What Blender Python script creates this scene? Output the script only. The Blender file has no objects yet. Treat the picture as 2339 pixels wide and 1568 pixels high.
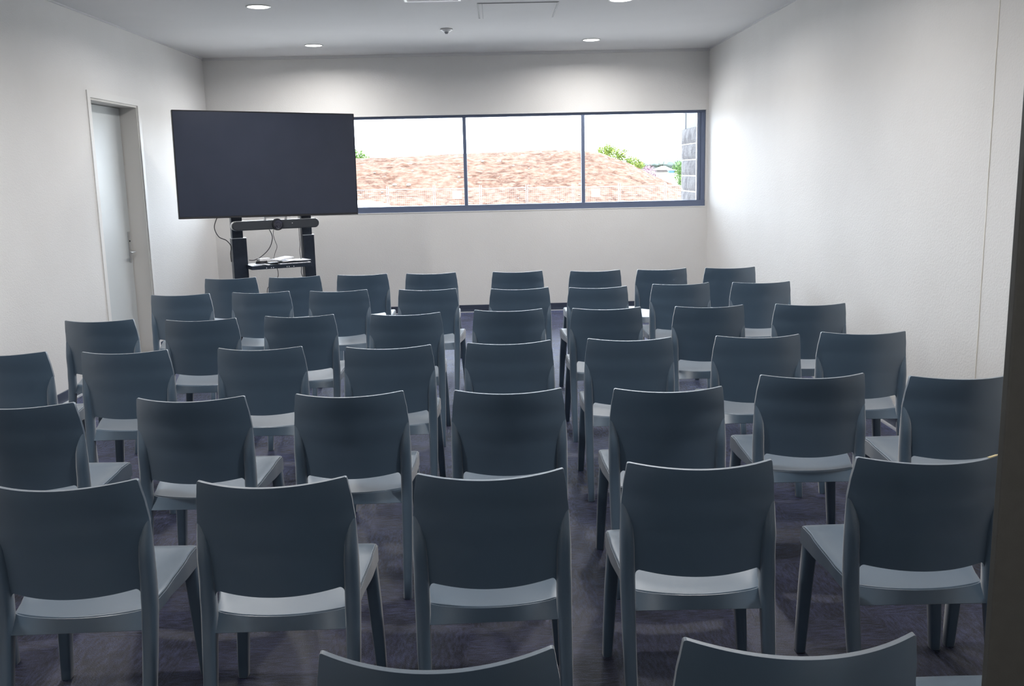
import bpy, bmesh, math, random
from mathutils import Vector, Matrix, noise
random.seed(7)
PI = math.pi
sc = bpy.context.scene
C = sc.collection

# ------------------------------------------------------------------ camera, sky, sun, exposure
CAM_Z = 1.65786
cam_d = bpy.data.cameras.new('camera'); cam = bpy.data.objects.new('camera', cam_d); C.objects.link(cam)
cam_d.sensor_width = 36.0; cam_d.sensor_fit = 'HORIZONTAL'
cam_d.lens = 2183.406 / 2339 * 36.0
cam_d.clip_start = 0.05; cam_d.clip_end = 1000
R = Vector((0.9995983, -0.0182964, -0.0216428)); U = Vector((0.0245425, 0.1769834, 0.9839078)); F = Vector((0.0141716, 0.9840438, -0.1773614))
M = Matrix((R, U, -F)).transposed().to_4x4(); M.translation = Vector((0, 0, CAM_Z))
cam.matrix_world = M
sc.camera = cam

world = bpy.data.worlds.new('sky'); sc.world = world; world.use_nodes = True
wn = world.node_tree.nodes; bg = wn['Background']
bg.inputs[0].default_value = (0.82, 0.91, 1.0, 1); bg.inputs[1].default_value = 10.0

sun_d = bpy.data.lights.new('sun', 'SUN'); sun = bpy.data.objects.new('sun', sun_d); C.objects.link(sun)
sun_d.energy = 2.5; sun_d.angle = math.radians(3); sun_d.color = (1, .95, .88)
sun.rotation_euler = Vector((-0.35, 0.75, -1.0)).to_track_quat('-Z', 'Y').to_euler()

sc.view_settings.view_transform = 'Standard'; sc.view_settings.look = 'None'
sc.view_settings.gamma = 1.0; sc.view_settings.use_curve_mapping = False
sc.view_settings.exposure = 0.33
LAMP_W = 21.0

# ------------------------------------------------------------------ materials
def principled(name, col, rough=0.5, metal=0.0, spec=0.5, coat=0.0):
    m = bpy.data.materials.new(name); m.use_nodes = True
    b = m.node_tree.nodes['Principled BSDF']
    b.inputs['Base Color'].default_value = (*col, 1); b.inputs['Roughness'].default_value = rough
    b.inputs['Metallic'].default_value = metal; b.inputs['Specular IOR Level'].default_value = spec
    b.inputs['Coat Weight'].default_value = coat
    return m
def nodes(m):
    return m.node_tree.nodes, m.node_tree.links, m.node_tree.nodes['Principled BSDF']
def mottled(m, c1, c2, scale=5.0, bump=0.0, bscale=200.0, bdist=0.001, detail=3.0, stretch=None):
    n, l, b = nodes(m)
    tc = n.new('ShaderNodeTexCoord'); src = tc.outputs['Object']
    if stretch:
        mp = n.new('ShaderNodeMapping'); mp.inputs['Scale'].default_value = stretch; l.new(src, mp.inputs[0]); src = mp.outputs[0]
    t = n.new('ShaderNodeTexNoise'); t.inputs['Scale'].default_value = scale; t.inputs['Detail'].default_value = detail
    l.new(src, t.inputs['Vector'])
    r = n.new('ShaderNodeValToRGB'); r.color_ramp.elements[0].position = 0.35; r.color_ramp.elements[1].position = 0.65
    r.color_ramp.elements[0].color = (*c1, 1); r.color_ramp.elements[1].color = (*c2, 1)
    l.new(t.outputs[0], r.inputs[0]); l.new(r.outputs[0], b.inputs['Base Color'])
    if bump:
        t2 = n.new('ShaderNodeTexNoise'); t2.inputs['Scale'].default_value = bscale; t2.inputs['Detail'].default_value = 2
        l.new(src, t2.inputs['Vector'])
        bp = n.new('ShaderNodeBump'); bp.inputs['Strength'].default_value = bump; bp.inputs['Distance'].default_value = bdist
        l.new(t2.outputs[0], bp.inputs['Height']); l.new(bp.outputs[0], b.inputs['Normal'])
    return m
wall_m = mottled(principled('wall_paint', (.8, .78, .74), .62, spec=.35), (.775, .762, .742), (.80, .787, .768), 1.6, .6, 90, .003)
ceil_m = mottled(principled('ceiling_paint', (.7, .69, .68), .85, spec=.2), (.70, .695, .70), (.72, .715, .72), 1.5, .1, 150, .001)
trim_m = principled('trim_paint', (.80, .79, .77), .45, spec=.4)
door_m = mottled(principled('door_paint', (.62, .65, .65), .4), (.56, .585, .585), (.585, .61, .61), 2.0)
jamb_m = principled('jamb_paint', (.66, .64, .61), .5)
skirt_m = principled('skirting_vinyl', (.040, .052, .085), .45)
strip_m = principled('floor_edge_strip', (.75, .76, .78), .3, metal=.3)
alu_m = principled('window_aluminium', (.15, .185, .28), .42, metal=.25)
post_m = mottled(principled('door_frame_metal', (.05, .05, .045), .5, metal=.2), (.125, .125, .115), (.135, .135, .125), 60, .15, 500, .0005)
seal_m = principled('white_seal', (.85, .86, .88), .5)
plast_m = mottled(principled('chair_plastic', (.05, .07, .08), .37, spec=1.0), (.068, .116, .172), (.075, .126, .185), 5, .4, 900, .0004)
wear_m = principled('chair_worn_edge', (.62, .52, .30), .6)
black_m = principled('black_plastic', (.013, .015, .02), .35)
stand_m = mottled(principled('stand_metal', (.012, .015, .022), .38, metal=.3), (.020, .028, .045), (.025, .034, .052), 30)
screen_m = mottled(principled('screen_glass', (.012, .013, .018), .32, spec=.5), (.026, .034, .058), (.030, .038, .064), 4)
bezel_m = principled('screen_bezel', (.05, .05, .055), .35, metal=.6)
fabric_m = mottled(principled('speaker_fabric', (.04, .045, .055), .9), (.035, .04, .048), (.05, .055, .065), 400)
lens_m = principled('camera_lens', (.008, .01, .03), .08, coat=1)
silver_m = principled('brushed_steel', (.6, .6, .6), .28, metal=1)
paper_m = mottled(principled('paper', (.85, .86, .9), .7), (.55, .57, .66), (.92, .92, .94), 40, detail=4)
paper2_m = principled('paper_plain', (.88, .88, .9), .6)
cable_m = principled('cable_rubber', (.02, .02, .025), .5)
greycable_m = principled('grey_cable', (.12, .12, .13), .5)
plate_m = principled('white_plastic', (.8, .8, .8), .35)
grille_m = principled('vent_grille', (.75, .75, .75), .4)
glow_m = bpy.data.materials.new('lamp_diffuser'); glow_m.use_nodes = True
_n, _l, _b = nodes(glow_m); _b.inputs['Base Color'].default_value = (.9, .9, .9, 1)
_b.inputs['Emission Color'].default_value = (1, .97, .93, 1); _b.inputs['Emission Strength'].default_value = 9.0
# thin clear glass
glass_m = bpy.data.materials.new('window_glass'); glass_m.use_nodes = True
_n = glass_m.node_tree.nodes; _l = glass_m.node_tree.links; _n.clear()
o_ = _n.new('ShaderNodeOutputMaterial'); mx = _n.new('ShaderNodeMixShader'); tr = _n.new('ShaderNodeBsdfTransparent'); gl = _n.new('ShaderNodeBsdfGlossy')
fr = _n.new('ShaderNodeFresnel'); fr.inputs[0].default_value = 1.35
tr.inputs[0].default_value = (.97, .985, 1, 1); gl.inputs['Roughness'].default_value = .02
_l.new(fr.outputs[0], mx.inputs[0]); _l.new(tr.outputs[0], mx.inputs[1]); _l.new(gl.outputs[0], mx.inputs[2]); _l.new(mx.outputs[0], o_.inputs[0])

_n, _l, _b = nodes(plast_m); _b.inputs['Sheen Weight'].default_value = .75; _b.inputs['Sheen Roughness'].default_value = .40; _b.inputs['Sheen Tint'].default_value = (1, .96, .92, 1)
def carpet_material():
    m = principled('carpet_tiles', (.03, .028, .045), .48, spec=.6)
    n, l, b = nodes(m)
    tc = n.new('ShaderNodeTexCoord')
    def noise_(scale, stretch, detail=3, rough=.6):
        mp = n.new('ShaderNodeMapping'); mp.inputs['Scale'].default_value = stretch; l.new(tc.outputs['Object'], mp.inputs[0])
        t = n.new('ShaderNodeTexNoise'); t.inputs['Scale'].default_value = scale; t.inputs['Detail'].default_value = detail; t.inputs['Roughness'].default_value = rough
        l.new(mp.outputs[0], t.inputs['Vector']); return t.outputs[0]
    ck = n.new('ShaderNodeTexChecker'); ck.inputs['Scale'].default_value = 2.0
    mpc = n.new('ShaderNodeMapping'); mpc.inputs['Location'].default_value = (.13, .21, .5); l.new(tc.outputs['Object'], mpc.inputs[0]); l.new(mpc.outputs[0], ck.inputs['Vector'])
    a = noise_(22, (1, 4, 1)); c = noise_(22, (4, 1, 1))
    mix = n.new('ShaderNodeMix'); mix.data_type = 'FLOAT'; l.new(ck.outputs['Fac'], mix.inputs[0]); l.new(a, mix.inputs[2]); l.new(c, mix.inputs[3])
    fine = noise_(260, (1, 1, 1), 2)
    blot = noise_(5, (1, 1, 1), 2)
    s1 = n.new('ShaderNodeMath'); s1.operation = 'MULTIPLY_ADD'; l.new(fine, s1.inputs[0]); s1.inputs[1].default_value = .9; l.new(mix.outputs[0], s1.inputs[2])
    s2 = n.new('ShaderNodeMath'); s2.operation = 'MULTIPLY_ADD'; l.new(blot, s2.inputs[0]); s2.inputs[1].default_value = .5; l.new(s1.outputs[0], s2.inputs[2])
    r = n.new('ShaderNodeValToRGB'); e = r.color_ramp.elements
    e[0].position = .05; e[0].color = (.002, .002, .006, 1); e[1].position = .9; e[1].color = (.027, .024, .050, 1)
    k = e.new(1.0) if False else None
    mr = n.new('ShaderNodeMapRange'); mr.inputs['From Min'].default_value = 1.04; mr.inputs['From Max'].default_value = 1.45
    l.new(s2.outputs[0], mr.inputs[0]); e[0].position = .05; e[1].position = .95
    l.new(mr.outputs[0], r.inputs[0]); l.new(r.outputs[0], b.inputs['Base Color'])
    sw = n.new('ShaderNodeMath'); sw.operation = 'MULTIPLY_ADD'; l.new(mr.outputs[0], sw.inputs[0]); sw.inputs[1].default_value = 1.1; sw.inputs[2].default_value = .15; l.new(sw.outputs[0], b.inputs['Sheen Weight'])
    b.inputs['Sheen Roughness'].default_value = .38; b.inputs['Sheen Tint'].default_value = (.42, .52, 1, 1)
    bp = n.new('ShaderNodeBump'); bp.inputs['Strength'].default_value = .6; bp.inputs['Distance'].default_value = .003
    l.new(s1.outputs[0], bp.inputs['Height']); l.new(bp.outputs[0], b.inputs['Normal'])
    return m
carpet_m = carpet_material()

# ------------------------------------------------------------------ mesh helpers
def bx(bm, c, s, m=None):
    """axis box centre c size s, optional matrix m applied after"""
    r = bmesh.ops.create_cube(bm, size=1.0)
    T = Matrix.Translation(c) @ Matrix.Diagonal((*s, 1))
    if m is not None: T = m @ T
    bmesh.ops.transform(bm, matrix=T, verts=r['verts'])
    return r['verts']
def loft(bm, rings, cap=True):
    vs = [[bm.verts.new(p) for p in r] for r in rings]
    n = len(vs[0])
    for a, b in zip(vs, vs[1:]):
        for i in range(n):
            bm.faces.new((a[i], a[(i+1) % n], b[(i+1) % n], b[i]))
    if cap:
        bm.faces.new(list(reversed(vs[0]))); bm.faces.new(vs[-1])
def smooth_path(pts, k=6):
    pts = [Vector(p) for p in pts]; out = []
    P = [pts[0]] + pts + [pts[-1]]
    for i in range(1, len(P)-2):
        p0, p1, p2, p3 = P[i-1], P[i], P[i+1], P[i+2]
        for j in range(k):
            t = j/k
            out.append(.5*((2*p1)+(-p0+p2)*t+(2*p0-5*p1+4*p2-p3)*t*t+(-p0+3*p1-3*p2+p3)*t**3))
    out.append(pts[-1]); return out
def tube(bm, pts, r, n=8):
    pts = [Vector(p) for p in pts]; rings = []
    for i, p in enumerate(pts):
        d = (pts[min(i+1, len(pts)-1)] - pts[max(i-1, 0)]).normalized()
        a = d.orthogonal().normalized() if i == 0 else (prev - prev.dot(d)*d).normalized()
        prev = a; b = d.cross(a)
        rings.append([p + r*(math.cos(2*PI*k/n)*a + math.sin(2*PI*k/n)*b) for k in range(n)])
    loft(bm, rings)
def disc(bm, c, r, h, n=40, r2=None, m=None):
    """vertical cylinder / cone, c = base centre"""
    r2 = r if r2 is None else r2
    rings = [[Vector((c[0]+q*math.cos(2*PI*k/n), c[1]+q*math.sin(2*PI*k/n), c[2]+z)) for k in range(n)] for q, z in ((r, 0), (r2, h))]
    if m is not None: rings = [[m @ p for p in rr] for rr in rings]
    loft(bm, rings)
def obj(name, bm, mat, parent=None, smooth=False, bevel=0.0, segs=2):
    bmesh.ops.recalc_face_normals(bm, faces=bm.faces)
    me = bpy.data.meshes.new(name); bm.to_mesh(me); bm.free()
    me.materials.append(mat)
    o = bpy.data.objects.new(name, me); C.objects.link(o)
    if smooth:
        for p in me.polygons: p.use_smooth = True
    if bevel:
        b = o.modifiers.new('bevel', 'BEVEL'); b.width = bevel; b.segments = segs; b.limit_method = 'ANGLE'; b.angle_limit = math.radians(35)
        if smooth:
            b.harden_normals = False
    if parent: o.parent = parent
    return o
def box_obj(name, lo, hi, mat, parent=None, bevel=0.0):
    bm = bmesh.new(); bx(bm, [(a+b)/2 for a, b in zip(lo, hi)], [b-a for a, b in zip(lo, hi)])
    return obj(name, bm, mat, parent, bevel=bevel)
def tag(o, label, cat, group=None, kind=None):
    o['label'] = label; o['category'] = cat
    if group: o['group'] = group
    if kind: o['kind'] = kind
    return o
def thing(name, label, cat, loc=(0, 0, 0), rotz=0, group=None):
    o = bpy.data.objects.new(name, None); C.objects.link(o); o.empty_display_size = .1
    o.location = loc; o.rotation_euler = (0, 0, rotz)
    return tag(o, label, cat, group)
def struct(o, label=None, cat=None):
    o['kind'] = 'structure'
    if label: o['label'] = label
    if cat: o['category'] = cat
    return o
def shade_auto(o, ang=40):
    me = o.data
    for p in me.polygons: p.use_smooth = True
    me.set_sharp_from_angle(angle=math.radians(ang))

# ------------------------------------------------------------------ the room
XL, XR, YB, H = -3.2964, 2.5062, 11.3566, 2.9935
YF = .90          # front wall, inner face at YF+.1
Y0 = -1.6         # end of the corridor behind the camera
WZ0, WZ1, WX0, WX1 = 1.20, 2.312, -3.12, 2.478
def walls(name, boxes, mat, label, cat='wall'):
    bm = bmesh.new()
    for lo, hi in boxes: bx(bm, [(a+b)/2 for a, b in zip(lo, hi)], [b-a for a, b in zip(lo, hi)])
    return struct(obj(name, bm, mat), label, cat)
DY0, DY1, DZ, DD = 8.11, 9.165, 2.325, .155
T = .16
struct(box_obj('floor', (XL-.4, Y0-.2, -.12), (XR+.3, YB+T, 0), carpet_m), 'dark purple-grey carpet tile floor under the chairs', 'floor')
struct(box_obj('ceiling', (XL-.6, Y0-.2, H), (XR+.3, YB+T, H+.3), ceil_m), 'flat pale grey plaster ceiling with round downlights', 'ceiling')
walls('wall_left', [((XL-.4, Y0, 0), (XL, DY0, H)), ((XL-.4, DY1, 0), (XL, YB+T, H)), ((XL-.4, DY0, DZ), (XL, DY1, H)),
                    ((XL-.4, DY0, 0), (XL-DD-.045, DY1, DZ))], wall_m, 'long white wall on the left with the recessed door')
walls('wall_right', [((XR, Y0, 0), (XR+.2, YB+T, H))], wall_m, 'long white textured wall on the right')
walls('wall_back', [((XL, YB, 0), (XR, YB+T, WZ0)), ((XL, YB, WZ1), (XR, YB+T, H)), ((XL, YB, WZ0), (WX0, YB+T, WZ1)), ((WX1, YB, WZ0), (XR, YB+T, WZ1))],
      wall_m, 'white far wall around the wide window')
OX0, OX1, OZ = -.80, .580, 2.30
walls('wall_front', [((XL, YF, 0), (OX0, YF+.1, H)), ((OX1, YF, 0), (XR, YF+.1, H)), ((OX0, YF, OZ), (OX1, YF+.1, H))], wall_m, 'white front wall beside the doorway')
walls('wall_corridor', [((XL, Y0-.1, 0), (XR, Y0, H))], wall_m, 'white corridor wall behind the doorway')
# dark metal frame of the doorway the picture is taken through
fr_o = bpy.data.objects.new('door_2', None); C.objects.link(fr_o); struct(fr_o, 'dark metal door frame close to the camera at the right edge', 'door frame')
box_obj('door_jamb', (.4955, YF-.0, 0), (.62, YF+.012, OZ+.05), post_m, fr_o, .002)
box_obj('door_stop', (.562, YF+.012, 0), (.582, YF+.10, OZ), post_m, fr_o)
box_obj('door_jamb', (OX0-.08, YF-.02, 0), (OX0+.045, YF-.0, OZ+.05), post_m, fr_o, .002)
box_obj('door_head', (OX0+.045, YF-.02, OZ-.05), (.4955, YF-.0, OZ+.05), post_m, fr_o, .002)

# skirting and floor edge strips
SK = .088
for nm, lo, hi in (('baseboard_back', (XL, YB-.013, 0), (XR, YB, SK)), ('baseboard_right', (XR-.013, YF+.1, 0), (XR, YB-.013, SK))):
    struct(box_obj(nm, lo, hi, skirt_m, bevel=.002), 'dark skirting along the %s wall' % nm.split('_')[1], 'skirting')
bm = bmesh.new()
for a, b in ((YF+.1, DY0-.06), (DY1+.06, YB-.013)): bx(bm, (XL+.0065, (a+b)/2, SK/2), (.013, b-a, SK))
struct(obj('baseboard_left', bm, skirt_m, bevel=.002), 'dark skirting along the left wall', 'skirting')
struct(box_obj('trim_1', (XL+.013, YF+.1, 0), (XL+.034, YB-.034, .010), strip_m), 'thin bright strip along the left edge of the floor', 'floor trim')
struct(box_obj('trim_2', (XR-.034, YF+.1, 0), (XR-.013, YB-.034, .010), strip_m), 'thin bright strip along the right edge of the floor', 'floor trim')
struct(box_obj('trim_3', (XL+.013, YB-.034, 0), (XR-.013, YB-.013, .008), strip_m), 'thin strip at the foot of the far wall', 'floor trim')
# shadow line cornice at the ceiling
struct(box_obj('trim_4', (XL, YB-.028, H-.028), (XR, YB, H), ceil_m), 'narrow ceiling moulding above the far wall', 'cornice')
struct(box_obj('trim_5', (XR-.012, YF+.1, H-.014), (XR, YB-.028, H), ceil_m), 'narrow ceiling moulding on the right wall', 'cornice')
struct(box_obj('trim_6', (XL, YF+.1, H-.014), (XL+.012, YB-.028, H), ceil_m), 'narrow ceiling moulding on the left wall', 'cornice')
# panel joint on the right wall
bm = bmesh.new()
n = 30
for i in range(n):
    z0, z1 = SK + (H-SK-.02)*i/n, SK + (H-SK-.02)*(i+1)/n
    w = .006 + .004*noise.noise(Vector((0, 0, i*.7)))
    bx(bm, (XR-.001, 4.876+.002*noise.noise(Vector((3, 0, i*.5))), (z0+z1)/2), (.004, w, z1-z0))
struct(obj('trim_7', bm, mottled(principled('joint_filler', (.8, .7, .5), .4), (.62, .58, .50), (.9, .87, .8), 3)), 'thin vertical joint line on the right wall', 'joint')

# recessed door on the left
d1 = bpy.data.objects.new('door_1', None); C.objects.link(d1); d1.location = (XL-DD, (DY0+DY1)/2, 0); struct(d1, 'tall pale grey door recessed in the left wall', 'door')
def rel(o, parent):
    o.parent = parent; o.matrix_parent_inverse = parent.matrix_world.inverted(); return o
bpy.context.view_layer.update()
leaf = rel(box_obj('door_leaf', (XL-DD-.04, DY0+.022, .012), (XL-DD, DY1-.028, DZ-.022), door_m, bevel=.002), d1)
rel(box_obj('door_jamb', (XL-DD-.04, DY1-.020, 0), (XL+.0, DY1, DZ), jamb_m), d1)
rel(box_obj('door_jamb', (XL-DD-.04, DY0, 0), (XL+.0, DY0+.018, DZ), jamb_m), d1)
rel(box_obj('door_head', (XL-DD-.04, DY0+.018, DZ-.018), (XL+.0, DY1-.020, DZ), jamb_m), d1)
bm = bmesh.new()
for lo, hi in (((XL, DY0-.058, 0), (XL+.010, DY0, DZ+.055)), ((XL, DY1, 0), (XL+.010, DY1+.058, DZ+.055)), ((XL, DY0, DZ), (XL+.010, DY1, DZ+.055))):
    bx(bm, [(a+b)/2 for a, b in zip(lo, hi)], [b-a for a, b in zip(lo, hi)])
rel(obj('architrave', bm, trim_m), d1)
hx, hy, hz = XL-DD, DY1-.085, .985
hp = rel(box_obj('handle_plate', (hx, hy-.02, hz-.10), (hx+.008, hy+.02, hz+.19), silver_m, bevel=.003), d1)
bm = bmesh.new(); tube(bm, smooth_path([(hx+.006, hy, hz), (hx+.045, hy, hz), (hx+.058, hy-.015, hz), (hx+.058, hy-.06, hz), (hx+.056, hy-.115, hz)]), .0095, 12)
rel(obj('door_handle', bm, silver_m, smooth=True), d1)
bm = bmesh.new(); disc(bm, (0, 0, 0), .008, .006, 16, m=Matrix.Translation((hx+.008, hy, hz+.10)) @ Matrix.Rotation(PI/2, 4, 'Y'))
rel(obj('key_cylinder', bm, black_m), d1)

# ------------------------------------------------------------------ window
win = bpy.data.objects.new('window_1', None); C.objects.link(win); struct(win, 'wide four-pane window in a dark blue-grey frame on the far wall', 'window')
FY0, FY1 = YB+.035, YB+.105
def wbox(name, x0, x1, z0, z1, mat=alu_m, y0=FY0, y1=FY1, bevel=.003):
    return box_obj(name, (x0, y0, z0), (x1, y1, z1), mat, win, bevel)
wbox('bottom_rail', WX0, WX1, WZ0, WZ0+.072, y0=YB+.012)
wbox('top_rail', WX0, WX1, WZ1-.034, WZ1)
wbox('frame_jamb', WX0, WX0+.075, WZ0+.072, WZ1-.034)
wbox('frame_jamb', WX1-.052, WX1-.002, WZ0+.072, WZ1-.034, y0=YB+.022)
wbox('frame_jamb', WX1-.085, WX1-.052, WZ0+.072, WZ1-.034)
wbox('frame_seal', WX1-.094, WX1-.086, WZ0+.072, WZ1-.034, seal_m, FY0+.02, FY1-.01, 0)
MUL = [-1.722, -.337, 1.046]
for mxx in MUL: wbox('mullion', mxx-.020, mxx+.020, WZ0+.072, WZ1-.034)
edges = [WX0+.075] + MUL + [WX1-.086]
for a, b in zip(edges, edges[1:]):
    wbox('window_pane', a+.01, b-.01, WZ0+.06, WZ1-.03, glass_m, FY0+.030, FY0+.036, 0)
wbox('window_sill', WX0, WX1, WZ0-.008, WZ0+.002, trim_m, YB-.004, FY0, .001)
wbox('head_lining', WX0, WX1+.0, WZ1-.004, WZ1+.006, trim_m, YB-.003, FY0, .001)

# ------------------------------------------------------------------ ceiling fittings
def downlight(x, y, label, power=1.0):
    t = thing('downlight', label, 'downlight', (x, y, H), 0, 'round ceiling downlights')
    bm = bmesh.new()
    prof = [(.098, -.001), (.098, -.004), (.088, -.008), (.082, -.004), (.082, -.001)]
    n = 48
    vs = [[bm.verts.new((r*math.cos(2*PI*k/n), r*math.sin(2*PI*k/n), z)) for k in range(n)] for r, z in prof]
    for a, b in zip(vs, vs[1:]+vs[:1]):
        for k in range(n): bm.faces.new((a[k], a[(k+1) % n], b[(k+1) % n], b[k]))
    obj('trim_ring', bm, plate_m, t, smooth=True)
    bm = bmesh.new(); disc(bm, (0, 0, -.005), .083, .004)
    obj('diffuser', bm, glow_m, t)
    ld = bpy.data.lights.new('downlight_glow', 'AREA'); ld.shape = 'DISK'; ld.size = .15; ld.energy = LAMP_W*power; ld.color = (1, .98, .96); ld.spread = math.radians(165)
    lo = bpy.data.objects.new('downlight_glow', ld); C.objects.link(lo); lo.location = (0, 0, -.012); lo.parent = t
    return t
pos = {10.40: 'row nearest the far window', 8.02: 'second row from the far window', 5.6: 'third row from the far window', 3.2: 'row nearest the doorway'}
for yy, nm in pos.items():
    for xx, sd in ((-1.85, 'left'), (1.05, 'right')):
        downlight(xx, yy, 'round ceiling downlight, %s one in the %s' % (sd, nm))
downlight(.25, -.55, 'unseen fill lamp added on the corridor ceiling behind the camera', .5)  # unseen fill lamp, added to brighten the door frame from behind the camera
t = thing('motion_sensor', 'small white dome sensor on the ceiling between the downlights', 'sensor', (-.42, 9.44, H))
bm = bmesh.new()
for r, r2, z, h in ((.062, .058, -.012, .012), (.034, .056, -.028, .016),): disc(bm, (0, 0, z), r, h, 32, r2)
obj('sensor_base', bm, plate_m, t)
bm = bmesh.new(); disc(bm, (0, 0, -.046), .012, .018, 24, .022); obj('sensor_lens', bm, principled('sensor_lens', (.25, .26, .28), .3), t)
t = thing('access_panel', 'flush square access hatch in the ceiling', 'access panel', (.225, 8.45, H))
bm = bmesh.new()
for c, s in (((0, -.385, -.002), (.66, .010, .004)), ((0, .385, -.002), (.66, .010, .004)), ((-.325, 0, -.002), (.010, .77, .004)), ((.325, 0, -.002), (.010, .77, .004))): bx(bm, c, s)
obj('panel_frame', bm, principled('shadow_gap', (.22, .22, .23), .6), t)
bm = bmesh.new(); bx(bm, (0, 0, -.003), (.635, .755, .006)); obj('panel_door', bm, ceil_m, t)
bm = bmesh.new(); bx(bm, (-.29, 0, -.0065), (.004, .755, .001)); obj('panel_seam', bm, principled('seam', (.25, .25, .26), .6), t)
t = thing('air_vent', 'white slotted air vent at the top edge of the picture', 'air vent', (-.45, 7.66, H))
bm = bmesh.new()
for c, s in (((0, .22, -.006), (.44, .02, .012)), ((0, -.22, -.006), (.44, .02, .012)), ((.21, 0, -.006), (.02, .42, .012)), ((-.21, 0, -.006), (.02, .42, .012))): bx(bm, c, s)
obj('vent_frame', bm, plate_m, t)
bm = bmesh.new()
for i in range(9): bx(bm, (0, -.18+.045*i, -.006), (.40, .012, .010), None)
obj('vent_louvres', bm, grille_m, t)

# ------------------------------------------------------------------ the chair
def interp(tab, z):
    if z <= tab[0][0]: return tab[0][1]
    for (a, fa), (b, fb) in zip(tab, tab[1:]):
        if z <= b:
            t = (z-a)/(b-a); t = t*t*(3-2*t)*.5 + t*.5
            return fa + (fb-fa)*t
    return tab[-1][1]
OUT = [(0, .219), (.2, .2245), (.34, .228), (.46, .230), (.586, .2300), (.66, .2275), (.747, .2200), (.80, .2125), (.82, .2095)]
YS = [(.40, .034), (.50, .034), (.60, .031), (.70, .021), (.82, .0)]
SAG = [(.40, .060), (.5, .064), (.82, .077)]
def back_y(x, z):
    u = min(1, abs(x)/interp(OUT, z)); return interp(YS, z) - interp(SAG, z)*(1-u*u)
def sheet_half(z):
    if z >= .69: return interp(OUT, z)
    k = min(1, (.69-z)/.08); k = k*k*(3-2*k)
    return interp(OUT, z)*(1-k) + .200*k
def slot_z(x):
    a = abs(x)
    z = .476 + .010*(a/.172)**2
    if a > .172:
        d = min(a-.172, .0135); z = .486 - (.0135 - math.sqrt(max(0, .0135**2-d*d)))*1.6
    return z
_e = [x/.200 for x in (.172, .1745, .177, .1795, .182, .184, .1855)]
_m = [i/18*.83 for i in range(1, 19)] + _e + [.97, .98, .99, .996]
COLS = [-a for a in reversed(_m+[1.0])][:] + [0] + _m + [1.0]
COLS = sorted(set(COLS))
def make_backrest():
    bm = bmesh.new(); NU, NV, TH = len(COLS)-1, 22, .0140
    def col(j):
        return COLS[j]
    front, rear = [], []
    for i in range(NV+1):
        v = i/NV; fr_, re_ = [], []
        for j in range(NU+1):
            u = col(j)
            ztop = .8165 + .0035*u*u
            if abs(u) > .97: ztop -= .0062*(1-math.sqrt(max(0, 1-((abs(u)-.97)/.03)**2)))
            zb = slot_z(u*.200)
            z = zb + (ztop-zb)*v
            x = u*sheet_half(z)
            y = back_y(x, z)
            fr_.append(bm.verts.new((x, y+TH/2, z))); re_.append(bm.verts.new((x, y-TH/2, z)))
        front.append(fr_); rear.append(re_)
    for i in range(NV):
        for j in range(NU):
            bm.faces.new((front[i][j], front[i][j+1], front[i+1][j+1], front[i+1][j]))
            bm.faces.new((rear[i][j+1], rear[i][j], rear[i+1][j], rear[i+1][j+1]))
    for j in range(NU):
        bm.faces.new((front[NV][j], front[NV][j+1], rear[NV][j+1], rear[NV][j]))
        bm.faces.new((front[0][j+1], front[0][j], rear[0][j], rear[0][j+1]))
    for i in range(NV):
        bm.faces.new((front[i][0], front[i+1][0], rear[i+1][0], rear[i][0]))
        bm.faces.new((front[i+1][NU], front[i][NU], rear[i][NU], rear[i+1][NU]))
    return bm
PW = [(0, .034), (.2, .039), (.34, .043), (.44, .0455), (.56, .044), (.61, .040), (.65, .032), (.68, .020), (.70, .008)]
PD = [(0, .038), (.3, .048), (.50, .056), (.58, .056), (.63, .046), (.67, .026), (.70, .010)]
PY = [(0, -.105), (.15, -.062), (.30, -.022), (.42, .006), (.52, .014), (.60, .013), (.65, .017), (.70, .0200)]
def ring(cx, cy, z, w, d, n=20, p=3.0):
    out = []
    for k in range(n):
        a = 2*PI*k/n; c, s = math.cos(a), math.sin(a)
        out.append(Vector((cx + w/2*math.copysign(abs(c)**(2/p), c), cy + d/2*math.copysign(abs(s)**(2/p), s), z)))
    return out
def make_rear_leg(s):
    bm = bmesh.new(); rings = []
    zs = [0, .004, .08, .16, .24, .30, .36, .42, .47, .52, .56, .59, .615, .64, .66, .675, .688, .70]
    for z in zs:
        w, d = interp(PW, z), interp(PD, z)
        if z == 0: w -= .006; d -= .006
        p = 2.8 if z < .5 else 2.3
        rings.append(ring(s*(interp(OUT, z)-w/2), interp(PY, z), z, w, d, p=p))
    loft(bm, rings); return bm
def make_front_leg(s):
    bm = bmesh.new(); rings = []
    for z, x, y, w, d in ((0, .232, .398, .030, .032), (.004, .232, .398, .034, .036), (.10, .2275, .3985, .038, .040), (.25, .219, .4, .043, .045), (.36, .211, .401, .045, .048), (.425, .208, .402, .044, .046)):
        rings.append(ring(s*x, y, z, w, d, p=4.5))
    loft(bm, rings); return bm
SH = [(0, .196), (.12, .200), (.3, .212), (.7, .228), (1, .232)]
def seat_pt(u, v):
    hw = interp(SH, v); x = u*hw
    y = .030 - .042*(1-u*u) + v*(.432 - .030 + .042*(1-u*u)) - .012*u*u*v
    zside = .413 + .045*min(1, v*1.3); zmid = .412 + .045*v*v
    z = zmid + (zside-zmid)*u**4
    return x, y, z
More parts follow.
